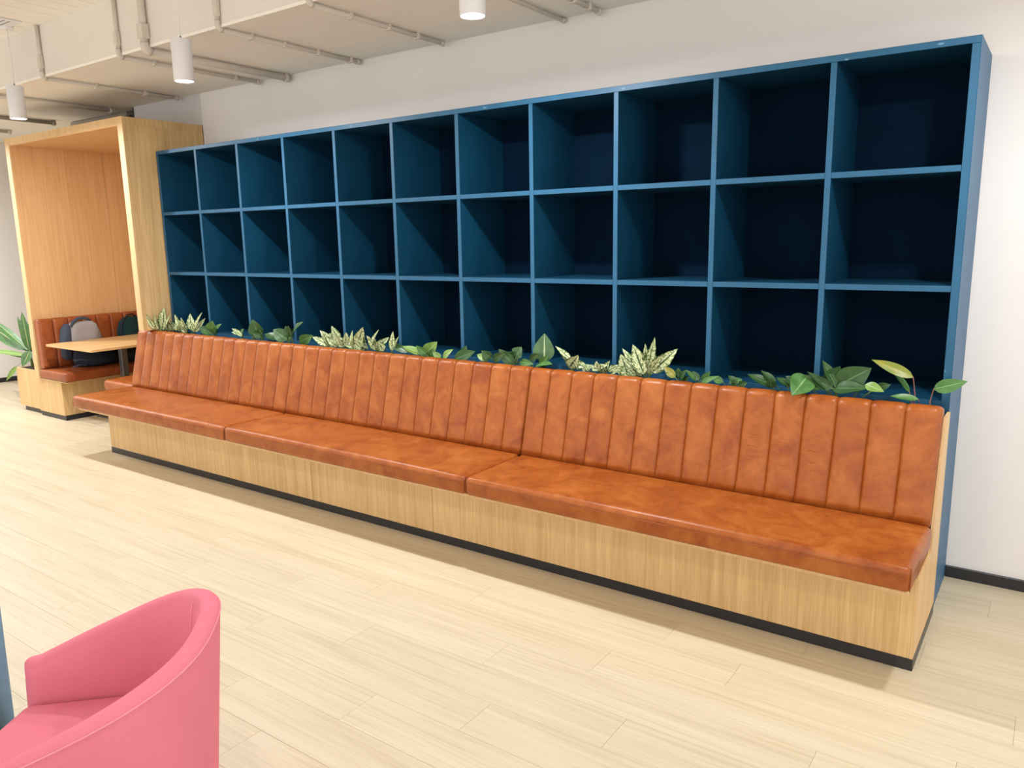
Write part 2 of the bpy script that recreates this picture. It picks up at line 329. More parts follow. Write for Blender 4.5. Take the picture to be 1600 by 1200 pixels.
PLANTS = [
 ("cream variegated plant at the left end of the planter beside the oak booth post", [
  ((-0.008,-0.165,0.975),(-0.032,-0.215,1.1),0.0474,"v"),
  ((0.022,-0.15,0.97),(0.032,-0.18,1.105),0.0355,"v"),
  ((0.038,-0.12,0.967),(0.056,-0.1,1.152),0.0712,"v"),
  ((0.049,-0.11,0.967),(0.173,-0.12,1.1),0.0356,"v"),
 ]),
 ("spiky cream variegated plant below the first column of blue cubbies", [
  ((0.213,-0.057,0.965),(0.121,-0.055,1.092),0.053,"v"),
  ((0.163,-0.049,0.956),(-0.001,-0.033,1.026),0.0414,"v"),
  ((0.341,-0.052,0.966),(0.314,-0.037,1.104),0.0524,"v"),
  ((0.419,-0.084,0.973),(0.584,-0.101,1.131),0.0345,"v"),
  ((0.38,-0.043,0.962),(0.536,-0.047,1.078),0.0407,"v"),
  ((0.256,-0.044,0.955),(0.261,-0.087,1.075),0.0529,"v"),
 ]),
 ("small green plant with one upright round leaf right of the leftmost spiky plants", [
  ((0.647,-0.064,0.968),(0.703,-0.097,1.07),0.0848,"g"),
  ((0.659,-0.061,0.969),(0.777,-0.07,1.046),0.0452,"g"),
  ((0.636,-0.084,0.97),(0.55,-0.119,1.015),0.0508,"d"),
 ]),
 ("tiny pale leaved seedling half hidden behind the left backrest", [
  ((1.043,-0.072,0.972),(0.882,-0.058,0.986),0.0326,"v"),
  ((0.996,-0.051,0.962),(1.081,-0.089,1.024),0.0438,"g"),
 ]),
 ("dark plant with a single broad upright leaf behind the left backrest", [
  ((1.205,-0.049,0.969),(1.192,-0.089,1.102),0.0912,"d"),
  ((1.238,-0.057,0.967),(1.19,-0.098,0.998),0.0321,"d"),
 ]),
 ("low dark green plant spreading above the joint of left and middle backrests", [
  ((1.573,-0.085,0.971),(1.409,-0.074,1.035),0.072,"d"),
  ((1.608,-0.076,1.005),(1.792,-0.11,1.113),0.0667,"d"),
  ((1.431,-0.041,0.962),(1.242,-0.03,0.988),0.0525,"d"),
  ((1.548,-0.072,0.954),(1.598,-0.055,1.02),0.0465,"g"),
  ((1.675,-0.061,0.956),(1.827,-0.063,1.016),0.0613,"g"),
 ]),
 ("cream variegated plant at the left of the middle spiky clump", [
  ((2.007,-0.076,0.957),(1.815,-0.06,1.006),0.0394,"v"),
  ((2.027,-0.054,0.955),(1.872,-0.036,1.051),0.0444,"v"),
  ((2.07,-0.045,0.975),(2.036,-0.074,1.095),0.0491,"v"),
  ((2.075,-0.069,0.952),(2.015,-0.107,1.014),0.0392,"v"),
  ((2.131,-0.078,0.965),(2.125,-0.124,1.048),0.034,"v"),
 ]),
 ("tall cream variegated plant in the centre of the middle spiky clump", [
  ((2.161,-0.071,0.966),(2.183,-0.079,1.06),0.0388,"v"),
  ((2.232,-0.085,0.973),(2.255,-0.087,1.077),0.0288,"v"),
  ((2.271,-0.07,0.969),(2.365,-0.098,1.105),0.0623,"v"),
  ((2.258,-0.048,0.939),(2.057,-0.065,1.02),0.0434,"v"),
  ((2.319,-0.071,0.951),(2.214,-0.087,1.028),0.0429,"v"),
 ]),
 ("cream variegated plant at the right of the middle spiky clump", [
  ((2.373,-0.053,0.961),(2.511,-0.099,1.096),0.0332,"v"),
  ((2.431,-0.041,0.946),(2.387,-0.09,1.051),0.0378,"v"),
  ((2.431,-0.051,0.964),(2.543,-0.042,1.042),0.0425,"v"),
  ((2.601,-0.084,0.963),(2.616,-0.079,1.088),0.0322,"v"),
  ((2.603,-0.069,0.966),(2.663,-0.078,1.057),0.0277,"v"),
  ((2.533,-0.085,0.959),(2.525,-0.13,1.022),0.0418,"v"),
 ]),
 ("yellow green leafy plant in the planter right of the middle spiky clump", [
  ((2.739,-0.077,0.96),(2.552,-0.06,1.007),0.0363,"d"),
  ((2.846,-0.076,0.955),(2.688,-0.073,0.997),0.0448,"l"),
  ((2.848,-0.043,0.947),(2.942,-0.03,1.036),0.0676,"l"),
  ((2.893,-0.07,0.953),(2.823,-0.095,1.012),0.0402,"g"),
  ((3.011,-0.061,0.945),(3.091,-0.057,1.002),0.0353,"l"),
 ]),
 ("dark plant with one flat wide leaf behind the middle backrest", [
  ((3.118,-0.08,0.944),(3.28,-0.078,1.006),0.0564,"d"),
  ((3.153,-0.049,0.966),(3.182,-0.039,1.029),0.0347,"d"),
  ((3.373,-0.083,0.964),(3.281,-0.067,0.985),0.0336,"l"),
 ]),
 ("dark green plant with a V of two leaves left of the tall single leaf", [
  ((3.559,-0.081,0.951),(3.472,-0.107,1.037),0.0492,"d"),
  ((3.543,-0.058,0.947),(3.574,-0.043,1.018),0.0413,"d"),
  ((3.566,-0.07,0.991),(3.597,-0.055,1.05),0.0656,"d"),
  ((3.585,-0.06,0.965),(3.701,-0.089,0.964),0.0328,"g"),
  ((3.392,-0.071,0.971),(3.347,-0.108,1.018),0.042,"d"),
  ((3.409,-0.081,0.966),(3.531,-0.121,1.018),0.0376,"d"),
 ]),
 ("plant with one tall upright oval leaf above the joint of middle and right backrests", [
  ((3.751,-0.054,0.974),(3.74,-0.034,1.133),0.0964,"t"),
  ((3.726,-0.1,0.96),(3.866,-0.155,0.986),0.044,"g"),
  ((3.668,-0.078,0.985),(3.764,-0.124,1.031),0.0323,"d"),
 ]),
 ("cream variegated plant right of the tall single oval leaf", [
  ((3.919,-0.041,0.996),(3.823,-0.053,1.069),0.0275,"v"),
  ((3.918,-0.067,0.96),(3.998,-0.1,1.038),0.0588,"v"),
  ((3.941,-0.058,0.986),(4.037,-0.05,0.96),0.0391,"v"),
  ((3.981,-0.064,0.951),(3.953,-0.085,1.008),0.0272,"v"),
 ]),
 ("low cream variegated plant left of the tall spotted plant", [
  ((4.071,-0.082,0.961),(4.159,-0.068,0.994),0.0306,"v"),
  ((4.11,-0.084,0.964),(4.107,-0.099,1.015),0.0305,"v"),
  ((4.129,-0.047,0.957),(4.181,-0.088,1.019),0.0306,"v"),
  ((4.151,-0.052,0.956),(4.21,-0.036,0.993),0.0305,"v"),
 ]),
 ("tall spotted cream variegated plant spreading like a fan, the largest variegated one", [
  ((4.351,-0.057,0.961),(4.233,-0.051,1.085),0.037,"v"),
  ((4.373,-0.08,0.963),(4.319,-0.1,1.117),0.0624,"v"),
  ((4.389,-0.078,0.997),(4.425,-0.069,1.156),0.0366,"v"),
  ((4.379,-0.072,1.012),(4.382,-0.09,1.123),0.0257,"v"),
  ((4.397,-0.04,0.969),(4.533,-0.03,1.1),0.059,"v"),
  ((4.387,-0.041,0.955),(4.411,-0.059,1.098),0.0591,"v"),
  ((4.273,-0.063,0.955),(4.231,-0.062,1.056),0.0523,"v"),
  ((4.354,-0.063,0.948),(4.251,-0.093,1.048),0.0333,"v"),
  ((4.33,-0.067,0.947),(4.284,-0.107,0.996),0.0297,"v"),
 ]),
 ("small plant with one yellow leaf right of the spotted fan plant", [
  ((4.539,-0.068,0.959),(4.471,-0.049,1.006),0.0323,"y"),
  ((4.545,-0.042,0.952),(4.546,-0.048,1.006),0.0361,"d"),
  ((4.568,-0.063,0.957),(4.608,-0.089,1.007),0.0251,"d"),
  ((4.652,-0.081,0.955),(4.611,-0.112,1.011),0.0247,"g"),
  ((4.656,-0.05,0.954),(4.618,-0.039,0.994),0.0248,"d"),
  ((4.677,-0.069,0.959),(4.719,-0.064,1.006),0.0246,"g"),
 ]),
 ("low green plant behind the right backrest with leaves barely above it", [
  ((4.78,-0.05,0.956),(4.722,-0.052,0.973),0.0278,"g"),
  ((4.814,-0.055,0.957),(4.875,-0.052,0.977),0.0311,"g"),
  ((4.85,-0.069,0.959),(4.811,-0.069,0.993),0.0309,"d"),
 ]),
 ("dark green plant whose pointed leaf droops over the right backrest", [
  ((5.018,-0.072,0.963),(4.91,-0.088,1.011),0.0434,"d"),
  ((5.032,-0.05,0.97),(4.961,-0.052,1.028),0.0334,"d"),
  ((5.091,-0.072,0.973),(5.038,-0.056,1.002),0.033,"d"),
  ((5.184,-0.09,1.026),(5.152,-0.215,0.957),0.0839,"g"),
  ((5.115,-0.056,0.979),(5.081,-0.065,1.013),0.0362,"d"),
 ]),
 ("big dark glossy plant with broad leaves under the second cubby from the right", [
  ((5.294,-0.084,0.98),(5.168,-0.096,1.032),0.0413,"d"),
  ((5.3,-0.074,0.988),(5.24,-0.077,1.101),0.0446,"d"),
  ((5.256,-0.064,0.991),(5.312,-0.057,1.078),0.0642,"d"),
  ((5.298,-0.056,0.985),(5.439,-0.05,1.079),0.0895,"d"),
  ((5.288,-0.08,0.976),(5.441,-0.1,0.997),0.0574,"d"),
  ((5.425,-0.09,1.011),(5.506,-0.12,0.993),0.0341,"l"),
  ((5.468,-0.069,0.998),(5.523,-0.074,1.018),0.0279,"d"),
  ((5.185,-0.052,0.979),(5.255,-0.044,0.973),0.0326,"g"),
 ]),
 ("plant with a tall yellowing leaf below the rightmost cubby", [
  ((5.606,-0.069,1.055),(5.439,-0.06,1.117),0.0392,"y"),
  ((5.593,-0.046,0.986),(5.517,-0.048,1.077),0.0305,"g"),
  ((5.634,-0.09,0.968),(5.53,-0.11,0.975),0.027,"g"),
 ]),
 ("single leaf plant on a reddish stalk by the blue end panel", [
  ((5.682,-0.041,1.008),(5.801,-0.03,1.05),0.045,"g"),
 ]),
]
DRACAENA = [
  ((-2.514,-0.1,0.612),(-2.618,-0.08,1.007),0.0722),
  ((-2.561,-0.08,0.66),(-2.637,-0.12,0.964),0.0435),
  ((-2.529,-0.1,0.611),(-3.195,-0.15,0.922),0.0578),
  ((-2.592,-0.08,0.604),(-3.52,-0.1,0.868),0.1092),
  ((-2.588,-0.1,0.554),(-3.276,-0.2,0.572),0.0436),
  ((-2.645,-0.08,0.52),(-3.37,-0.08,0.543),0.0293),
  ((-2.451,-0.12,0.619),(-2.429,-0.22,0.47),0.0718),
  ((-2.61,-0.2,0.459),(-2.694,-0.28,0.311),0.0361),
  ((-2.635,-0.05,0.597),(-2.546,-0.02,0.952),0.0733),
  ((-2.706,-0.03,0.563),(-2.557,0.05,0.879),0.0738),
]

# ================================================================== STRUCTURE
X0, X1 = -4.65, 9.2
YW = 0.46                       # main wall
ZS = 2.91                       # underside of the lowered soffit
ZC = 3.265                      # strip ceiling
def struct(name, *a, label=None, **k):
    o = box(name, *a, **k); tag(o, label, None, None, 'structure'); return o

floor = struct('floor', X0 - 0.1, X1, -7.5, 3.6, -0.06, -0.004, M_FLOORB, label='pale oak plank floor of the lounge', bev=0)
PW, PL, GAP = 0.19, 1.23, 0.0007
plank_me = box_mesh('plank', PL - GAP, PW - GAP, 0.004, 0.0006, M_PLANK)
row = 0
y = YW
rows_total = 0
while y - PW > -3.65:
    xoff = [0.0, 0.47, 0.85, 0.21, 0.66, 1.05, 0.33][row % 7]
    x = -4.65 - xoff
    xmax = 6.6 if y < -0.45 else 9.0
    while x < xmax:
        xc = x + PL / 2
        hidden = (-0.05 < y < 0.5 and 0 < xc < 5.0) or (y - PW > -0.5 and 0.7 < xc < 5.1)
        if not hidden:
            p = bpy.data.objects.new('plank', plank_me); link(p, floor)
            p.location = Vector((xc, y - PW / 2, -0.002)) - gloc(floor)
        x += PL
    y -= PW; row += 1

wall_back = struct('wall_back', -0.03, X1, YW, YW + 0.1, -0.05, 3.3, M_WALL, label='plain off white wall behind the blue cubby shelf', bev=0)
wall_left = struct('wall_left', X0 - 0.1, X0, -7.5, 3.6, -0.05, 3.3, M_WALL, label='white wall at the far left behind the booth planter', bev=0)
wall_rear = struct('wall_rear', X0, X1, 3.5, 3.6, -0.05, 3.3, M_WALL, label='white rear wall seen in the gap above the booth', bev=0)
bulk = struct('wall_above_booth', -1.07, -0.03, YW - 0.004, YW + 0.1, 2.652, ZS, M_WALLG, label='short wall strip above the oak booth, greyed for shade', bev=0)
box('wall_edge', -1.085, -1.07, YW - 0.006, YW + 0.1, 2.652, ZS, M_DARK, bulk, 0.0)
bb = struct('baseboard_back', 5.742, X1, YW - 0.014, YW, 0, 0.056, M_BASE, label='black skirting along the wall right of the shelf', bev=0.002)
bl = struct('baseboard_left', X0, X0 + 0.014, -7.4, 3.5, 0, 0.056, M_BASE, label='black skirting on the far left wall', bev=0.002)

ceil = struct('ceiling', X0, X1, -7.5, -0.66, ZC + 0.012, ZC + 0.06, M_BEAM, label='cream ceiling of long narrow strips at top left', bev=0)
cp = box_mesh('ceiling_panel', 0.153, 2.8, 0.012, 0.002, M_CEIL)
for i in range(46):
    p = bpy.data.objects.new('ceiling_panel', cp); link(p, ceil)
    p.location = Vector((-2.6 + 0.162 * i, -0.662 - 1.4, ZC + 0.006)) - gloc(ceil)
soff = struct('trim_1', X0, X1, -0.66, 3.5, ZS, ZC + 0.06, M_CEIL, label='lowered ceiling soffit with a vertical face above the shelf', bev=0)
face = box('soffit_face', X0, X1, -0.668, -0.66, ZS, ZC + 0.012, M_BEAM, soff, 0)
box('corner_bead', X0, X1, -0.671, -0.655, ZS - 0.006, ZS + 0.012, M_CEIL, soff, 0.001)

# ceiling air vent
vent = empty('ceiling_vent', (-0.55, -1.09, ZC), 'slatted white air vent in the strip ceiling at the top left corner', 'vent')
for a in ((-0.85, -0.82, -1.39, -0.79), (-0.28, -0.25, -1.39, -0.79), (-0.82, -0.28, -1.39, -1.36), (-0.82, -0.28, -0.82, -0.79)):
    box('frame', *a, ZC - 0.008, ZC, M_WHITE, vent, 0.001)
box('recess', -0.82, -0.28, -1.36, -0.82, ZC - 0.001, ZC, M_PIPED, vent, 0)
for i in range(14):
    yy = -1.34 + i * 0.038
    box('slat', -0.82, -0.28, yy, yy + 0.022, ZC - 0.006, ZC - 0.002, M_WHITE, vent, 0)

# conduits under the soffit
def conduit(x, yend, label, rise=True, r=0.014, ystart=-0.688, dark=False, clamp=(), pair=False):
    e = empty('conduit_pipe', (x, -0.69, ZS - 0.03), label, 'pipe', 'conduits on the soffit')
    mat = M_PIPED if dark else M_PIPE
    zc = ZS - r - 0.004
    tube('pipe_run', [(x, ystart + 0.03, zc), (x, yend, zc)], r, mat, e, 10)
    s = lathe('end_socket', [(r * 1.0, 0), (r * 1.35, 0.0), (r * 1.35, 0.03), (r, 0.03)], mat, e, 12, (0, 0, 0), False)
    s.rotation_euler = (math.pi / 2, 0, 0); s.location = Vector((x, yend, zc)) - gloc(e)
    if rise:
        ys = -0.668 - r - 0.003
        tube('riser', [(x, ys, zc + 0.05), (x, ys, ZC)], r, mat, e, 10)
        pts = []
        for i in range(7):
            a = math.pi / 2 * i / 6
            pts.append((x, ystart + 0.03 - 0.045 * math.sin(a) + (ys - ystart + 0.015) * (i / 6), zc + 0.05 * (1 - math.cos(a))))
        tube('elbow', pts, r * 1.18, mat, e, 10)
        box('coupling', x - r * 1.25, x + r * 1.25, ys - r * 1.25, ys + r, zc + 0.07, zc + 0.16, mat, e, 0.004)
    for yc in clamp:
        box('clamp', x - 0.022, x + 0.022, yc, yc + 0.02, zc - r - 0.004, ZS, mat, e, 0.002)
    return e
conduit(-0.277, 0.41, 'painted conduit running down the soffit face near the left pendant lamp', clamp=(-0.3, 0.1))
conduit(0.805, 0.43, 'painted conduit left of the middle pendant lamp with a stepped riser', clamp=(-0.45, 0.2))
conduit(1.14, 0.43, 'wide flat conduit passing behind the middle pendant lamp', r=0.024, clamp=())
conduit(1.905, 0.44, 'conduit with metal clips between the middle and right pendant lamps', clamp=(-0.47, -0.22, 0.05, 0.34))
conduit(2.70, 0.41, 'conduit just left of the right pendant lamp', clamp=(-0.4, -0.1, 0.15))
conduit(3.58, 0.45, 'thin conduit right of the right pendant lamp', r=0.012)
conduit(3.83, 0.42, 'rightmost conduit with clips on the soffit', clamp=(0.12, 0.28))
conduit(-1.25, 0.35, 'conduit crossing above the right side of the oak booth', r=0.02)
conduit(-2.40, 0.37, 'dark ended conduit above the left side of the oak booth', rise=False, r=0.02, dark=True)
conduit(-3.40, 0.37, 'short grey conduit at the far left above the booth planter', rise=False, r=0.018)
# dark duct and open ceiling beyond the booth
dk = empty('ceiling_duct', (-1.75, 0.9, 2.7), 'dark duct hanging in the gap above the booth roof', 'duct')
box('duct_body', -2.4, -1.32, 0.52, 1.6, 2.80, 2.905, M_PIPED, dk, 0.006)
box('duct_flange', -2.42, -1.22, 0.50, 0.52, 2.81, 2.86, M_DARK, dk, 0.002)
for xx in (-2.1, -1.4):
    box('hanger', xx, xx + 0.02, 0.6, 0.62, 2.9, 2.915, M_DARK, dk, 0.0)

# pendant lamps
def pendant(x, y_, label, group='white cylinder pendant lamps', watt=PENDANT_W):
    e = empty('pendant_lamp', (x, y_, 2.61), label, 'lamp', group)
    R, H = 0.058, 0.235
    lathe('shade', [(R - 0.006, 0.012), (R - 0.004, 0.0), (R, 0.0), (R, 0.01), (R, H - 0.004), (R - 0.004, H), (0.01, H)], M_WHITE, e, 36, (0, 0, 0), False)
    lathe('glowing_lens', [(R - 0.006, 0.004), (R - 0.006, 0.010)], M_GLOW, e, 32, (0, 0, 0), False)
    lathe('gland', [(0.006, H), (0.006, H + 0.016), (0.003, H + 0.02)], M_GREYM, e, 12, (0, 0, 0), False)
    tube('cord', [(0, 0, H + 0.015), (0, 0, ZC - 2.61)], 0.0028, M_WHITE, e, 8, False)
    lathe('canopy', [(0.04, ZC - 2.61 - 0.018), (0.045, ZC - 2.61 - 0.014), (0.045, ZC - 2.61)], M_WHITE, e, 24, (0, 0, 0), False)
    ld = bpy.data.lights.new('lamp_light', 'AREA'); ld.shape = 'DISK'; ld.size = 0.10; ld.energy = watt; ld.color = PENDANT_COL
    lo = bpy.data.objects.new('lamp_light', ld); link(lo, e); lo.location = (0, 0, -0.002)
    return e
pendant(-0.48, -0.8, 'leftmost hanging white cylinder lamp, in front of the oak booth roof')
pendant(1.70, -0.8, 'middle hanging white cylinder lamp, glowing above the left of the shelf')
pendant(3.88, -0.8, 'rightmost hanging white cylinder lamp, cut by the top picture edge')
for x in (6.06,):
    pendant(x, -0.8, 'pendant lamp outside the picture to the right of the shelf', watt=22.0)

pendant(-2.66, -0.8, 'pendant lamp outside the picture to the left of the booth')
for i, x in enumerate((-1.6, 0.6, 2.8, 5.0)):
    pendant(x, -3.2, ['far left', 'left', 'middle', 'right'][i] + ' pendant lamp of the second row, outside the picture above the armchairs', watt=9.0)
pendant(-3.7, -1.7, 'added fill lamp outside the picture, brightening the far left wall', watt=62.0)  # unseen lamp added to brighten the far left wall

# ================================================================== BLUE CUBBY SHELF
sh = empty('cubby_shelf', (2.862, 0.2, 0), 'tall blue open cubby shelf of three rows of square cubbies', 'shelf')
T = 0.026; YB = 0.455
zB, zC_, zD, zT, zO = 1.9045, 1.423, 0.9415, 2.373, 2.401
lit_front(box('side_panel', -0.0156, 0.012, 0, YB, 0, zT, M_BLUE, sh, 0.0012), M_BLUEE)
lit_front(box('side_panel', 5.709, 5.740, 0, YB, 0, zT, M_BLUE, sh, 0.0012), M_BLUEE)
lit_front(box('top_panel', -0.0156, 5.740, 0, YB, zT, zO, M_BLUE, sh, 0.0012), M_BLUEE)
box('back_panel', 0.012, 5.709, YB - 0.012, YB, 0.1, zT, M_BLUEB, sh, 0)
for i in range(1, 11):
    lit_front(box('divider', i * 0.52 - T / 2, i * 0.52 + T / 2, 0, YB - 0.012, zD - T / 2, zT, M_BLUE, sh, 0.001), M_BLUEE)
for z in (zB, zC_, zD):
    for i in range(11):
        a = 0.012 if i == 0 else i * 0.52 + T / 2
        b_ = 5.709 if i == 10 else (i + 1) * 0.52 - T / 2
        lit_front(box('shelf_board', a, b_, 0, YB - 0.012, z - T / 2, z + T / 2, M_BLUE, sh, 0.001), M_BLUEE)
box('lit_side_sheet', 5.740, 5.7415, 0.0, YB, 0, zO, M_BLUEC, sh, 0)  # thin sheet added to paint the lit look of the outer side
box('plinth', 0.012, 5.709, 0.02, YB - 0.012, 0, 0.1, M_BLUE, sh, 0.001)
for (xx, zz, ww) in ((5.60, 2.386, 0.03), (4.2, 2.384, 0.025), (3.33, 2.385, 0.03), (2.25, 2.385, 0.02), (1.3, 2.386, 0.02), (5.25, 2.376, 0.02), (5.714, 1.08, 0.006)):
    V = [(xx - ww / 2, -0.0006, zz), (xx - ww * 0.1, -0.0008, zz + 0.006), (xx + ww / 2, -0.0006, zz + 0.002), (xx + ww * 0.1, -0.0007, zz - 0.004)]
    mk('edge_chip', V + [(v[0], 0.0005, v[2]) for v in V], [(3, 2, 1, 0), (4, 5, 6, 7), (0, 1, 5, 4), (1, 2, 6, 5), (2, 3, 7, 6), (3, 0, 4, 7)], M_CHIP, sh)

# ================================================================== LONG BENCH
YF = -0.565
be = empty('bench_base', (2.8, -0.28, 0), 'long oak veneer bench base with a black skirting strip and rear planter trough', 'bench')
for a, b_ in ((-0.1335, 2.319), (2.322, 3.326), (3.329, 5.7355)):
    box('front_panel', a, b_, YF, YF + 0.018, 0.048, 0.376, M_OAK, be, 0.0008)
def prism(name, pts_yz, x0, x1, mat, parent):
    n = len(pts_yz)
    V = [(x0, y_, z) for y_, z in pts_yz] + [(x1, y_, z) for y_, z in pts_yz]
    F = [tuple(range(n)), tuple(range(n, 2 * n))[::-1]] + [(i, i + n, (i + 1) % n + n, (i + 1) % n) for i in range(n)]
    F = [f[::-1] for f in F]
    return mk(name, V, F, mat, parent)
prism('end_panel', [(YF, 0.048), (-0.002, 0.048), (-0.002, 0.91), (-0.125, 0.91), (-0.245, 0.45), (-0.258, 0.376), (YF, 0.376)], 5.7357, 5.747, M_OAKL, be)
box('end_panel', -0.1335, -0.116, YF + 0.018, -0.29, 0.048, 0.376, M_OAK, be, 0.0008)
box('seat_board', -0.235, 5.735, -0.738, -0.27, 0.377, 0.395, M_OAKL, be, 0.001)
box('skirting', -0.1335, 5.7485, YF - 0.002, YF + 0.02, 0.0, 0.048, M_BASE, be, 0.001)
box('skirting', 5.7355, 5.7487, YF + 0.02, -0.002, 0.0, 0.048, M_BASE, be, 0.001)
prism('backrest_board', [(-0.204, 0.396), (-0.19, 0.396), (-0.085, 0.90), (-0.098, 0.90)], -0.02, 5.7255, M_DARK, be)
box('trough', -0.02, 5.7255, -0.086, -0.003, 0.76, 0.78, M_DARK, be, 0)
tro = box('soil', -0.02, 5.7255, -0.086, -0.003, 0.78, 0.868, M_SOIL, be, 0.004)

# seat cushions
JX = [-0.262, 1.736, 3.731, 5.748]
SEATL = ['left seat cushion of the long bench, overhanging the floor by the booth', 'middle seat cushion of the long tan leather bench', 'right seat cushion of the long tan leather bench, nearest the camera']
for i in range(3):
    a, b_ = JX[i] + 0.002, JX[i + 1] - 0.002
    e = empty('seat_cushion', ((a + b_) / 2, -0.5, 0.395), SEATL[i], 'cushion', 'tan leather seat cushions')
    rr = random.Random(i)
    rounded('pad', a, b_, -0.772, -0.271, 0.3955, 0.492, 0.024, M_LEATH, e, 0.012, 40, 12, 4)
    tube('seam', [(a + 0.018, -0.7735, 0.462), ((a + b_) / 2, -0.7745, 0.464), (b_ - 0.018, -0.7735, 0.462)], 0.0016, M_LEATHD, e, 6)
    for xs in (a + 0.004, b_ - 0.004):
        tube('corner_seam', [(xs, -0.766, 0.405), (xs, -0.767, 0.44), (xs, -0.763, 0.475), (xs, -0.752, 0.488)], 0.0022, M_LEATHD, e, 6)

# channel-tufted backrests: local x along the width, -y to the front
def channel_mesh(name, wd, depth_path, mat, endL=False, endR=False, nu=10, puff=0.011):
    """depth_path: list of (y, z, nx_y, nz) outline points from front bottom over the top to the back"""
    V = []; F = []; n = len(depth_path)
    for iu in range(nu + 1):
        s = iu / nu; x = (s - 0.5) * wd
        tt = abs(2 * s - 1)
        d = puff * (1 - tt ** 5)
        if (endL and s < 0.5) or (endR and s > 0.5): d = puff * (1 - tt ** 8) - (0.012 * max(0, (tt - 0.75) / 0.25) ** 2)
        for (y_, z, ny, nz, wgt) in depth_path:
            V.append((x, y_ + ny * d * wgt, z + nz * d * wgt))
    for iu in range(nu):
        for k_ in range(n - 1):
            a = iu * n + k_
            F.append((a, a + n, a + n + 1, a + 1))
        F.append((iu * n + n - 1, (iu + 1) * n + n - 1, (iu + 1) * n, iu * n))
    F.append(tuple(range(n))); F.append(tuple(range(nu * n, nu * n + n))[::-1])
    me = bpy.data.meshes.new(name); me.from_pydata(V, [], F); me.materials.append(mat)
    me.polygons.foreach_set('use_smooth', [len(p.vertices) == 4 for p in me.polygons]); me.update()
    return me
def back_path(yb, zb, yt, zt, thick, r=0.03):
    """front face from (yb,zb) leaning back to (yt,zt), rounded over the top"""
    P = []
    d = Vector((yt - yb, zt - r - zb)).normalized(); nf = Vector((-d.y, d.x))
    if nf.x > 0: nf = -nf
    for i in range(13):
        s = i / 12; p = (yb + (yt - yb) * s, zb + (zt - r - zb) * s)
        P.append((p[0], p[1], nf.x, nf.y, min(1, 0.35 + s * 5)))
    for i in range(1, 6):
        a = math.pi / 2 * i / 6
        P.append((yt + r * (1 - math.cos(a)), zt - r + r * math.sin(a), -math.cos(a), math.sin(a), 1 - 0.06 * i))
    P.append((yt + r, zt, 0, 1, 0.6)); P.append((yt + thick * 0.6, zt, 0, 1, 0.5))
    P.append((yt + thick - 0.01, zt - 0.004, 0.4, 0.9, 0.4)); P.append((yt + thick, zt - 0.02, 1, 0, 0))
    P.append((yb + thick, zb, 1, 0, 0))
    return P
path = back_path(-0.278, 0.486, -0.172, 0.952, 0.07)
BACKL = ['left channel tufted backrest of the long bench beside the booth post', 'middle channel tufted backrest of the long bench', 'right channel tufted backrest of the long bench with creased leather']
wd = 2.0 / 15
ch_m = channel_mesh('channel', wd - 0.0006, path, M_LEATH); ch_l = channel_mesh('channel', wd - 0.0006, path, M_LEATH, True); ch_r = channel_mesh('channel', wd - 0.0006, path, M_LEATH, False, True)
JB = [-0.262, 1.735, 3.730, 5.735]
for i in range(3):
    a, b_ = JB[i], JB[i + 1]; sc = (b_ - a) / 2.0
    e = empty('backrest_cushion', ((a + b_) / 2, -0.2, 0.486), BACKL[i], 'cushion', 'channel tufted bench backrests')
    for k_ in range(15):
        me = ch_l if k_ == 0 else ch_r if k_ == 14 else ch_m
        o = bpy.data.objects.new('channel', me); link(o, e)
        o.scale = (sc, 1, 1)
        o.location = Vector((a + (k_ + 0.5) * wd * sc, 0, 0)) - gloc(e)
        if i == 2 and k_ in (9, 10, 11):           # creased leather
            rc = random.Random(k_)
            for q in range(5 if k_ < 11 else 3):
                z0 = 0.775 - 0.024 * q - (k_ - 9) * 0.018 + rc.uniform(-0.006, 0.006); bow = rc.uniform(0.008, 0.016) * (1 if q % 2 else -1)
                xa = a + (k_ + rc.uniform(0.06, 0.15)) * wd * sc; xb = a + (k_ + rc.uniform(0.75, 0.94)) * wd * sc
                pts = []
                for s_ in (0, 0.25, 0.5, 0.75, 1.0):
                    zz = z0 + bow * math.sin(math.pi * s_) - 0.01 * s_
                    tt = abs(2 * ((xa + (xb - xa) * s_ - a) / (wd * sc) - k_) - 1)
                    pts.append((xa + (xb - xa) * s_, -0.278 + (zz - 0.486) / 0.436 * 0.106 - 0.011 * (1 - tt ** 5) + 0.0014, zz))
                V_, F_ = tube_data([Vector(p) - gloc(e) - o.location for p in pts], [0.0006, 0.0024, 0.0028, 0.0022, 0.0006], 8)
                mk('crease', V_, F_, M_LEATH, o, True, False).scale = (1 / sc, 1, 1)

# ================================================================== OAK BOOTH
bo = empty('booth_pod', (-1.07, 0.5, 0), 'tall oak veneer booth with a flat roof beside the blue shelf', 'booth')
FY = -0.245
prism('right_panel', [(FY, 0.966), (-0.06, 0.966), (-0.06, 0.0), (YW - 0.006, 0), (YW - 0.006, 2.592), (FY, 2.592)], -0.108, -0.033, M_OAK, bo)
box('right_panel_inner', -0.108, -0.05, YW, 1.3, 0, 2.592, M_OAK, bo, 0)
box('roof_panel', -2.10, -0.033, FY, YW - 0.006, 2.592, 2.65, M_OAK, bo, 0.001)
box('roof_panel', -2.10, -0.05, YW - 0.006, 1.33, 2.592, 2.65, M_OAK, bo, 0.001)
box('left_panel', -2.10, -2.022, FY, 1.3, 0.386, 2.592, M_OAK, bo, 0.001)
box('back_panel', -2.10, -0.05, 1.3, 1.33, 0, 2.592, M_OAKP, bo, 0.0)
box('lining_board', -2.022, -2.014, FY + 0.003, 0.608, 0.95, 2.591, M_OAKP, bo, 0.0006)
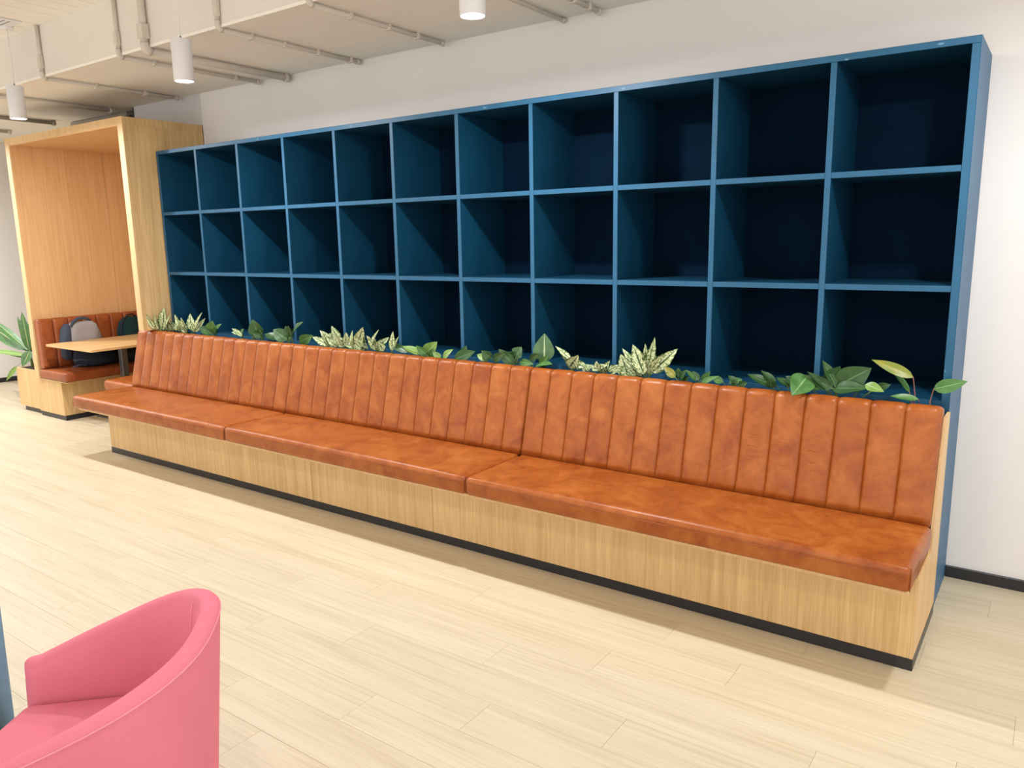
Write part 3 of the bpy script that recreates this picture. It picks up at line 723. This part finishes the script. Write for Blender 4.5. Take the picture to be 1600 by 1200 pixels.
box('lining_board', -2.022, -2.014, 0.611, 1.3, 0.95, 2.591, M_OAKP, bo, 0.0006)
box('ceiling_lining', -2.014, -0.108, FY + 0.003, 1.3, 2.584, 2.592, M_OAKP, bo, 0.0006)
box('edge_band', -0.108, -0.0325, FY - 0.002, FY, 0.966, 2.6505, M_OAKL, bo, 0.0004)
box('edge_band', -2.1005, -2.022, FY - 0.002, FY, 0.386, 2.6505, M_OAKL, bo, 0.0004)
box('edge_band', -2.022, -0.108, FY - 0.002, FY, 2.592, 2.6505, M_OAKL, bo, 0.0004)

# booth benches
lb = empty('booth_bench', (-1.9, 0.5, 0), 'oak base of the booth bench on the left side behind the table', 'bench', 'booth bench bases')
box('base', -2.165, -1.66, -0.215, 1.28, 0.05, 0.385, M_OAK, lb, 0.001)
box('seat_board', -2.022, -1.50, -0.235, 1.28, 0.3855, 0.392, M_OAKL, lb, 0.0005)
box('skirting', -2.165, -1.662, -0.205, 1.27, 0, 0.05, M_BASE, lb, 0.001)
rb = empty('booth_bench', (-0.5, 0.5, 0), 'oak base of the booth bench against the right booth panel', 'bench', 'booth bench bases')
box('base', -0.70, -0.27, -0.215, 1.28, 0.05, 0.385, M_OAK, rb, 0.001)
box('seat_board', -0.79, -0.27, -0.235, 1.28, 0.3855, 0.392, M_OAKL, rb, 0.0005)
box('skirting', -0.69, -0.27, -0.205, 1.27, 0, 0.05, M_BASE, rb, 0.001)
e = empty('booth_seat_cushion', (-1.75, 0.5, 0.392), 'tan leather booth seat cushion under the bags', 'cushion', 'booth seat cushions')
rounded('pad', -2.012, -1.478, -0.243, 1.28, 0.3925, 0.485, 0.022, M_LEATHD, e, 0.012, 12, 24, 3)
e = empty('booth_seat_cushion', (-0.53, 0.5, 0.392), 'small visible corner of tan booth cushion behind the left bench seat', 'cushion', 'booth seat cushions')
rounded('pad', -0.805, -0.275, -0.243, 1.28, 0.3925, 0.488, 0.03, M_LEATH, e, 0.01, 12, 24, 3)
bp = back_path(-0.09, 0.494, -0.075, 0.965, 0.075)
bch = channel_mesh('channel', 0.1394, bp, M_LEATHD)
e = empty('booth_back_cushion', (-2.0, 0.5, 0.47), 'channel tufted tan backrest on the left booth wall behind the bags', 'cushion', 'booth backrests')
for k_ in range(10):
    o = bpy.data.objects.new('channel', bch); link(o, e); o.rotation_euler = (0, 0, math.pi / 2)
    o.location = Vector((-2.013, -0.235 + 0.14 * (k_ + 0.5), 0)) - gloc(e)

# booth table
tb = empty('booth_table', (-1.37, 0.35, 0), 'oak topped booth table on one grey metal leg', 'table')
box('table_top', -1.80, -0.945, -0.245, 1.05, 0.720, 0.742, M_OAKT, tb, 0.0015)
box('leg', -1.40, -1.34, 0.23, 0.29, 0.012, 0.715, M_GREYM, tb, 0.003)
box('foot_plate', -1.60, -1.14, 0.05, 0.50, 0.0, 0.012, M_GREYM, tb, 0.003)
box('top_bracket', -1.55, -1.19, 0.15, 0.40, 0.712, 0.72, M_GREYM, tb, 0.001)

# ------------------------------------------------------------------ bags on the booth seat
def blob(name, rings, mat, parent, n=28, power=2.6, wr=0.006, seed=1):
    """rings: (cx, cy, z, rx, ry); superellipse sections lofted upward"""
    rr = random.Random(seed); V = []; F = []
    ph = [rr.uniform(0, 6.28) for _ in range(6)]
    for j, (cx, cy, z, rx, ry) in enumerate(rings):
        for k_ in range(n):
            a = 2 * math.pi * k_ / n; c_, s_ = math.cos(a), math.sin(a)
            x = rx * math.copysign(abs(c_) ** (2 / power), c_); y_ = ry * math.copysign(abs(s_) ** (2 / power), s_)
            g = 1 + wr / max(rx, 0.05) * (math.sin(3 * a + ph[0] + j) + math.sin(5 * a + ph[1] - 0.7 * j))
            V.append((cx + x * g, cy + y_ * g, z + wr * math.sin(2 * a + ph[2] + j * 0.6) * (0 if j == 0 else 1)))
    for j in range(len(rings) - 1):
        for k_ in range(n):
            F.append((j * n + k_, j * n + (k_ + 1) % n, (j + 1) * n + (k_ + 1) % n, (j + 1) * n + k_))
    F.append(tuple(range(n))[::-1]); F.append(tuple(range((len(rings) - 1) * n, len(rings) * n)))
    return mk(name, V, F, mat, parent, True)
bg1 = empty('backpack', (-1.78, 0.17, 0.497), 'grey and navy backpack slumped on the booth seat behind the table', 'bag')
blob('lower_body', [(-1.735, .17, .500, .12, .15), (-1.735, .17, .511, .15, .19), (-1.735, .17, .56, .16, .205), (-1.76, .16, .64, .13, .17), (-1.82, .15, .69, .075, .14), (-1.845, .145, .71, .045, .11)], M_NBAG, bg1, 30, 2.6, .005, 3)
blob('grey_hood', [(-1.855, .15, .655, .042, .135), (-1.855, .15, .69, .046, .15), (-1.855, .15, .76, .045, .15), (-1.855, .15, .83, .045, .145), (-1.855, .145, .885, .042, .13), (-1.855, .14, .915, .03, .10), (-1.855, .14, .925, .015, .05)], M_GBAG, bg1, 30, 2.6, .004, 4)
blob('side_pocket', [(-1.862, -.03, .56, .03, .03), (-1.862, -.04, .60, .04, .045), (-1.862, -.035, .74, .04, .05), (-1.862, -.02, .86, .04, .045), (-1.862, -.01, .91, .02, .02)], M_SLATE, bg1, 22, 2.4, .003, 5)
tube('top_strap', [(-1.83, 0.02, .88), (-1.83, 0.04, .925), (-1.83, .09, .955), (-1.835, .15, .958), (-1.84, .2, .94), (-1.845, .22, .915)], [.012, .014, .015, .015, .013, .01], M_SLATE, bg1, 10)
for (a, b_) in (((-1.60, .02, .52), (-1.64, -.1, .51)), ((-1.60, 0.05, .56), (-1.66, -.07, .57))):
    tube('loose_strap', [a, tuple((Vector(a) + Vector(b_)) / 2 + Vector((0, 0, .012))), b_], .008, M_SLATE, bg1, 8)
bg2 = empty('backpack', (-1.83, .72, .497), 'dark teal backpack leaning on the booth backrest near the right post', 'bag')
blob('body', [(-1.80, .70, .499, .10, .13), (-1.80, .70, .52, .12, .155), (-1.80, .70, .62, .12, .165), (-1.845, .66, .70, .055, .165), (-1.855, .64, .78, .045, .165), (-1.855, .64, .87, .042, .14), (-1.855, .64, .915, .03, .09), (-1.855, .64, .925, .015, .03)], M_TBAG, bg2, 30, 2.6, .004, 6)
blob('front_pocket', [(-1.70, .70, .52, .03, .09), (-1.69, .70, .56, .045, .11), (-1.69, .70, .64, .04, .105), (-1.71, .70, .68, .025, .08)], M_TBAG, bg2, 24, 2.6, .003, 7)
tube('top_handle', [(-1.85, .58, .91), (-1.85, .60, .945), (-1.85, .66, .95), (-1.85, .70, .91)], .009, M_DARK, bg2, 8)
tube('shoulder_strap', [(-1.81, .52, .68), (-1.82, .50, .77), (-1.825, .53, .87), (-1.84, .57, .92)], .011, M_NBAG, bg2, 8)
bg3 = empty('duffel_bag', (-1.70, .45, .497), 'dark navy soft bag lying on the booth seat under the table edge', 'bag')
blob('body', [(-1.70, .455, .499, .10, .06), (-1.70, .455, .515, .13, .075), (-1.70, .455, .58, .135, .075), (-1.71, .455, .64, .10, .06), (-1.71, .455, .665, .05, .04)], M_NBAG, bg3, 26, 2.6, .004, 8)

# ------------------------------------------------------------------ planter left of the booth
pb = empty('planter_box', (-2.42, 0.3, 0), 'oak planter box standing at the left end of the booth', 'planter')
prism('shell', [(-0.19, 0.05), (0.9, 0.05), (0.9, 0.438), (-0.19, 0.438)], -2.655, -2.174, M_OAK, pb)
box('rim', -2.655, -2.174, -0.192, -0.165, 0.425, 0.441, M_OAKL, pb, 0.001)
box('rim', -2.657, -2.63, -0.165, 0.9, 0.425, 0.441, M_OAKL, pb, 0.001)
box('skirting', -2.60, -2.174, -0.17, 0.88, 0.0, 0.05, M_BASE, pb, 0.001)
box('soil', -2.628, -2.174, -0.165, 0.88, 0.4385, 0.4395, M_SOIL, pb, 0)

# ================================================================== PLANTS
def leaf(name, B, Tp, width, kind, parent, n0=None, roll=0.0, sag=0.12, fold=0.22, root=None, stem_mat=None, acum=1.0):
    B, Tp = Vector(B), Vector(Tp); d = Tp - B; L = d.length; dn = d.normalized()
    n = Vector(n0 or (0.45, -0.80, 0.40)); n = (n - dn * n.dot(dn))
    if n.length < 1e-3: n = Vector((0, -1, 0)) - dn * (-dn.y)
    n.normalize(); n = Matrix.Rotation(roll, 3, dn) @ n
    s = dn.cross(n).normalized()
    NV, NU = 9, 4; V = []; UV = []; F = []; th = 0.0007
    for side in (0, 1):
        for i in range(NV + 1):
            t_ = i / NV
            wv = width / 2 * (max(0.0, math.sin(math.pi * min(1, t_ ** 0.80))) ** 0.85) * (1 - 0.25 * t_ * acum) * 1.45
            if i == 0: wv = width * 0.03
            if i == NV: wv = 0.0006
            c = B + d * t_ - n * (sag * L * (t_ * t_ - t_)) - n * (sag * L * 0.0)
            for j in range(NU + 1):
                u = (j / NU - 0.5) * 2
                p = c + s * wv * u + n * (fold * wv * abs(u)) + n * (0.06 * wv * math.sin(t_ * 9 + 2 * u))
                V.append(p + n * (th if side == 0 else -th)); UV.append((j / NU, t_))
    m_ = (NV + 1) * (NU + 1)
    for i in range(NV):
        for j in range(NU):
            a = i * (NU + 1) + j
            F.append((a, a + 1, a + NU + 2, a + NU + 1)); F.append((a + m_, a + NU + 1 + m_, a + NU + 2 + m_, a + 1 + m_))
    o = mk(name, V, F, LEAFM[kind], parent, True, True, UV)
    if root is not None:
        R_ = Vector(root); mid = (R_ + B) / 2 + Vector((0, 0, 0.02)) - dn * 0.01
        tube('petiole', [R_, mid, B, B + d * 0.12 + n * (sag * L * 0.1)], [0.0028, 0.0024, 0.002, 0.0012], stem_mat or M_STEM, o, 6)
    return o
rl = random.Random(4)
for label, leaves in PLANTS:
    cx = sum(l[0][0] for l in leaves) / len(leaves)
    cx = min(max(cx, 0.0), 5.70)
    kinds = [l[3] for l in leaves]
    e = empty('variegated_plant' if kinds.count('v') > len(kinds) / 2 else 'leafy_plant', (cx, -0.05, 0.868), label, 'plant', 'plants in the bench planter')
    for (B, Tp, wd_, kd) in leaves:
        root = Vector((cx * 0.6 + B[0] * 0.4, -0.05, 0.868))
        droop = Tp[2] < B[2] - 0.005
        ro = rl.uniform(-0.55, 0.55) * (0.5 if kd in 'ty' else 1.0)
        n0 = (0.42, -0.78, 0.45)
        if droop: ro = 0.1
        leaf('leaf', B, Tp, wd_, kd, e, n0, ro, 0.10 if kd != 'v' else 0.06, 0.30 if kd == 'v' else 0.2, root,
             M_STEMR if 'reddish' in label or 'yellowing' in label else M_STEM)
    # shorter inner leaves that fill the clump
    for q in range(5 if kinds.count('v') > 1 else 0 if len(leaves) < 4 and cx > 5 else 2):
        B, Tp, wd_, kd = leaves[rl.randrange(len(leaves))]
        if kd in 'ty' or Tp[2] < B[2]: continue
        dx = rl.uniform(-0.05, 0.05); L_ = (Vector(Tp) - Vector(B)).length
        B2 = Vector((B[0] + dx * 0.5, max(-0.08, min(-0.03, B[1])), B[2] - 0.01))
        T2 = B2 + Vector((dx * 1.6 + rl.uniform(-0.03, 0.03), rl.uniform(-0.05, 0.0), L_ * rl.uniform(0.35, 0.6)))
        leaf('leaf', B2, T2, wd_ * 0.9, kd, e, (0.42, -0.78, 0.45), rl.uniform(-0.6, 0.6), 0.1, 0.25, (cx * 0.6 + B2.x * 0.4, -0.05, 0.868))
e = empty('dracaena_plant', (-2.53, -0.08, 0.44), 'leafy dracaena plant with long striped leaves in the oak planter box', 'plant')
tube('stem', [(-2.53, -0.08, 0.44), (-2.54, -0.085, 0.52), (-2.545, -0.09, 0.60)], [0.014, 0.012, 0.009], M_STEM, e, 10)
for i, (B, Tp, wd_) in enumerate(DRACAENA):
    leaf('leaf', B, Tp, wd_, 'l' if i in (4, 7) else 's', e, (0.75, -0.45, 0.45), rl.uniform(-0.3, 0.3), 0.10, 0.25, (-2.54, -0.085, 0.50))

# ================================================================== ARMCHAIRS
def tub_chair(loc, rz, label, cat, mat, pip, TH=0.05, W=0.326, D=0.306, L=0.235, zb=0.728, za=0.524, pw=1.24):
    e = empty('tub_armchair', (loc[0], loc[1], 0), label, cat)
    e.rotation_euler = (0, 0, rz)
    ex = 2 / 2.6; rim = 0.008
    pts = []
    na, nb = 12, 44
    def plan(inset, W_, D_):
        out = []
        for i in range(na): out.append((L * (1 - i / na), -(W_ - inset)))
        for i in range(nb + 1):
            a = -math.pi / 2 + math.pi * i / nb
            c_, s_ = abs(math.cos(a)), math.sin(a)
            out.append((-(D_ - inset) * c_ ** ex, (W_ - inset) * math.copysign(abs(s_) ** ex, s_)))
        for i in range(1, na + 1): out.append((L * i / na, W_ - inset))
        return out
    outer = plan(0, W, D); mid = plan(TH / 2, W, D); inner = plan(TH, W, D); innb = plan(TH + 0.034, W, D); low = plan(0.055, W, D)
    n = len(outer)
    def ztop(u):
        k_ = max(0, min(1, (u + D) / (L + D))); return zb + (za - zb) * k_ ** pw
    V = []; F = []; prof_n = None; secs = []
    def section(o, m_, i_, lo, zt, ib, sq=1.0, push=0.0):
        O, I, LO = Vector((*o, 0)), Vector((*i_, 0)), Vector((*lo, 0)); Mm = Vector((*m_, 0)); IB = Vector((*ib, 0))
        if sq < 1:
            O = Mm + (O - Mm) * sq; I = Mm + (I - Mm) * sq; LO = Mm + (LO - Mm) * sq; IB = Mm + (IB - Mm) * sq
        f = Vector((push, 0, 0)); P = []
        r_ = rim * (0.5 + 0.5 * sq)
        for z in (0.09, 0.16, 0.28): P.append(LO.lerp(O, (z - 0.09) / (zt - 0.09)) + f + Vector((0, 0, z)))
        for s_ in (0.25, 0.5, 0.75, 1.0): zz = 0.30 + (zt - r_ - 0.30) * s_; P.append(LO.lerp(O, min(1, (zz - 0.09) / (zt - r_ - 0.09))) + f + Vector((0, 0, zz)))
        c_ = (O + I) / 2
        for q in range(1, 8):
            a = math.pi * q / 8
            P.append(c_ + (O - c_) * math.cos(a) + f + Vector((0, 0, zt - r_ + (r_ + 0.012) * math.sin(a) - (0 if sq == 1 else (1 - sq) * 0.02))))
        for s_ in (0.0, 0.06, 0.14, 0.3, 0.5, 0.75, 1.0): P.append(I.lerp(IB, min(1, s_ * 1.3) ** 0.6) + f + Vector((0, 0, (zt - r_) + (0.32 - (zt - r_)) * s_)))
        return P
    caps = [(0.25, 0.040), (0.62, 0.034), (0.85, 0.022), (0.97, 0.008)]
    for sq, push in caps: secs.append(section(outer[0], mid[0], inner[0], low[0], za, innb[0], sq, push))
    for i in range(n): secs.append(section(outer[i], mid[i], inner[i], low[i], ztop(outer[i][0]), innb[i]))
    for sq, push in caps[::-1]: secs.append(section(outer[-1], mid[-1], inner[-1], low[-1], za, innb[-1], sq, push))
    m_ = len(secs[0])
    for s_ in secs: V += s_
    for i in range(len(secs) - 1):
        for k_ in range(m_ - 1):
            a = i * m_ + k_; F.append((a, a + 1, a + m_ + 1, a + m_))
        F.append((i * m_ + m_ - 1, i * m_, (i + 1) * m_, (i + 1) * m_ + m_ - 1))
    F.append(tuple(range(m_))[::-1]); F.append(tuple(range((len(secs) - 1) * m_, len(secs) * m_)))
    sh_ = mk('shell', V, F, mat, e, True, False)
    pp = [Vector((*outer[i], ztop(outer[i][0]) - rim + 0.002)) for i in range(n)]
    cen = Vector((0, 0, 0))
    tube('piping', pp, 0.0022, pip, sh_, 6, False)
    for sgn in (-1, 1):
        ii = na + nb // 2 + sgn * 9
        I = Vector((*inner[ii], 0)).lerp(Vector((*innb[ii], 0)), 0.8); zt = ztop(outer[ii][0]); nrm = (Vector((-0.05, 0, 0)) - I); nrm.z = 0; nrm.normalize()
        tube('inner_seam', [Vector((*inner[ii], 0)).lerp(Vector((*innb[ii], 0)), min(1, s_ * 1.3) ** 0.6) + nrm * 0.0008 + Vector((0, 0, zt - rim + (0.32 - zt + rim) * s_)) for s_ in (0.02, 0.06, 0.14, 0.3, 0.5, 0.75)], 0.0022, pip, sh_, 6, False)
    # seat cushion filling the plan of the inner wall
    ring = plan(TH + 0.036, W, D)
    V = []; F = []
    full = ring + [(L + 0.03, W * 0.72), (L + 0.055, W * 0.4), (L + 0.062, 0.0), (L + 0.055, -W * 0.4), (L + 0.03, -W * 0.72)]
    nn = len(full); lay = [(0.94, 0.30), (1.0, 0.31), (1.0, 0.40), (0.985, 0.418), (0.93, 0.430), (0.6, 0.438), (0.25, 0.441)]
    for sc, z in lay:
        for (u, v_) in full: V.append(((u - 0.0) * sc, v_ * sc, z))
    V.append((0, 0, 0.442))
    for j in range(len(lay) - 1):
        for k_ in range(nn):
            F.append((j * nn + k_, j * nn + (k_ + 1) % nn, (j + 1) * nn + (k_ + 1) % nn, (j + 1) * nn + k_))
    for k_ in range(nn): F.append(((len(lay) - 1) * nn + k_, (len(lay) - 1) * nn + (k_ + 1) % nn, len(V) - 1))
    F.append(tuple(range(nn))[::-1])
    mk('seat_cushion', V, F, mat, e, True, False)
    rb_ = plan(0.075, W, D); V = []; F = []
    fl = rb_ + [(L + 0.02, W * 0.6), (L + 0.02, -W * 0.6)]
    for z in (0.10, 0.315):
        for (u, v_) in fl: V.append((u * 0.97, v_ * 0.97, z))
    nn = len(fl)
    for k_ in range(nn): F.append((k_, (k_ + 1) % nn, nn + (k_ + 1) % nn, nn + k_))
    F.append(tuple(range(nn))[::-1]); F.append(tuple(range(nn, 2 * nn)))
    mk('seat_frame', V, F, mat, e, False, False)
    for (u, v_) in ((L * 0.7, W * 0.62), (L * 0.7, -W * 0.62), (-D * 0.6, W * 0.5), (-D * 0.6, -W * 0.5)):
        lathe('leg', [(0.012, 0.0), (0.014, 0.004), (0.019, 0.11)], M_GREYM, e, 14, (u, v_, 0), False)
    return e
tub_chair((4.2245, -2.851), 3.924, 'pink felt tub armchair in the bottom left foreground', 'armchair', M_PINK, M_PINKP)
tub_chair((3.36, -3.13), 0.6, 'blue grey felt armchair barely visible at the left picture edge', 'armchair', M_BLUEF, M_BLUEF, W=0.33, D=0.32, L=0.22, zb=0.72, za=0.60, pw=1.2)
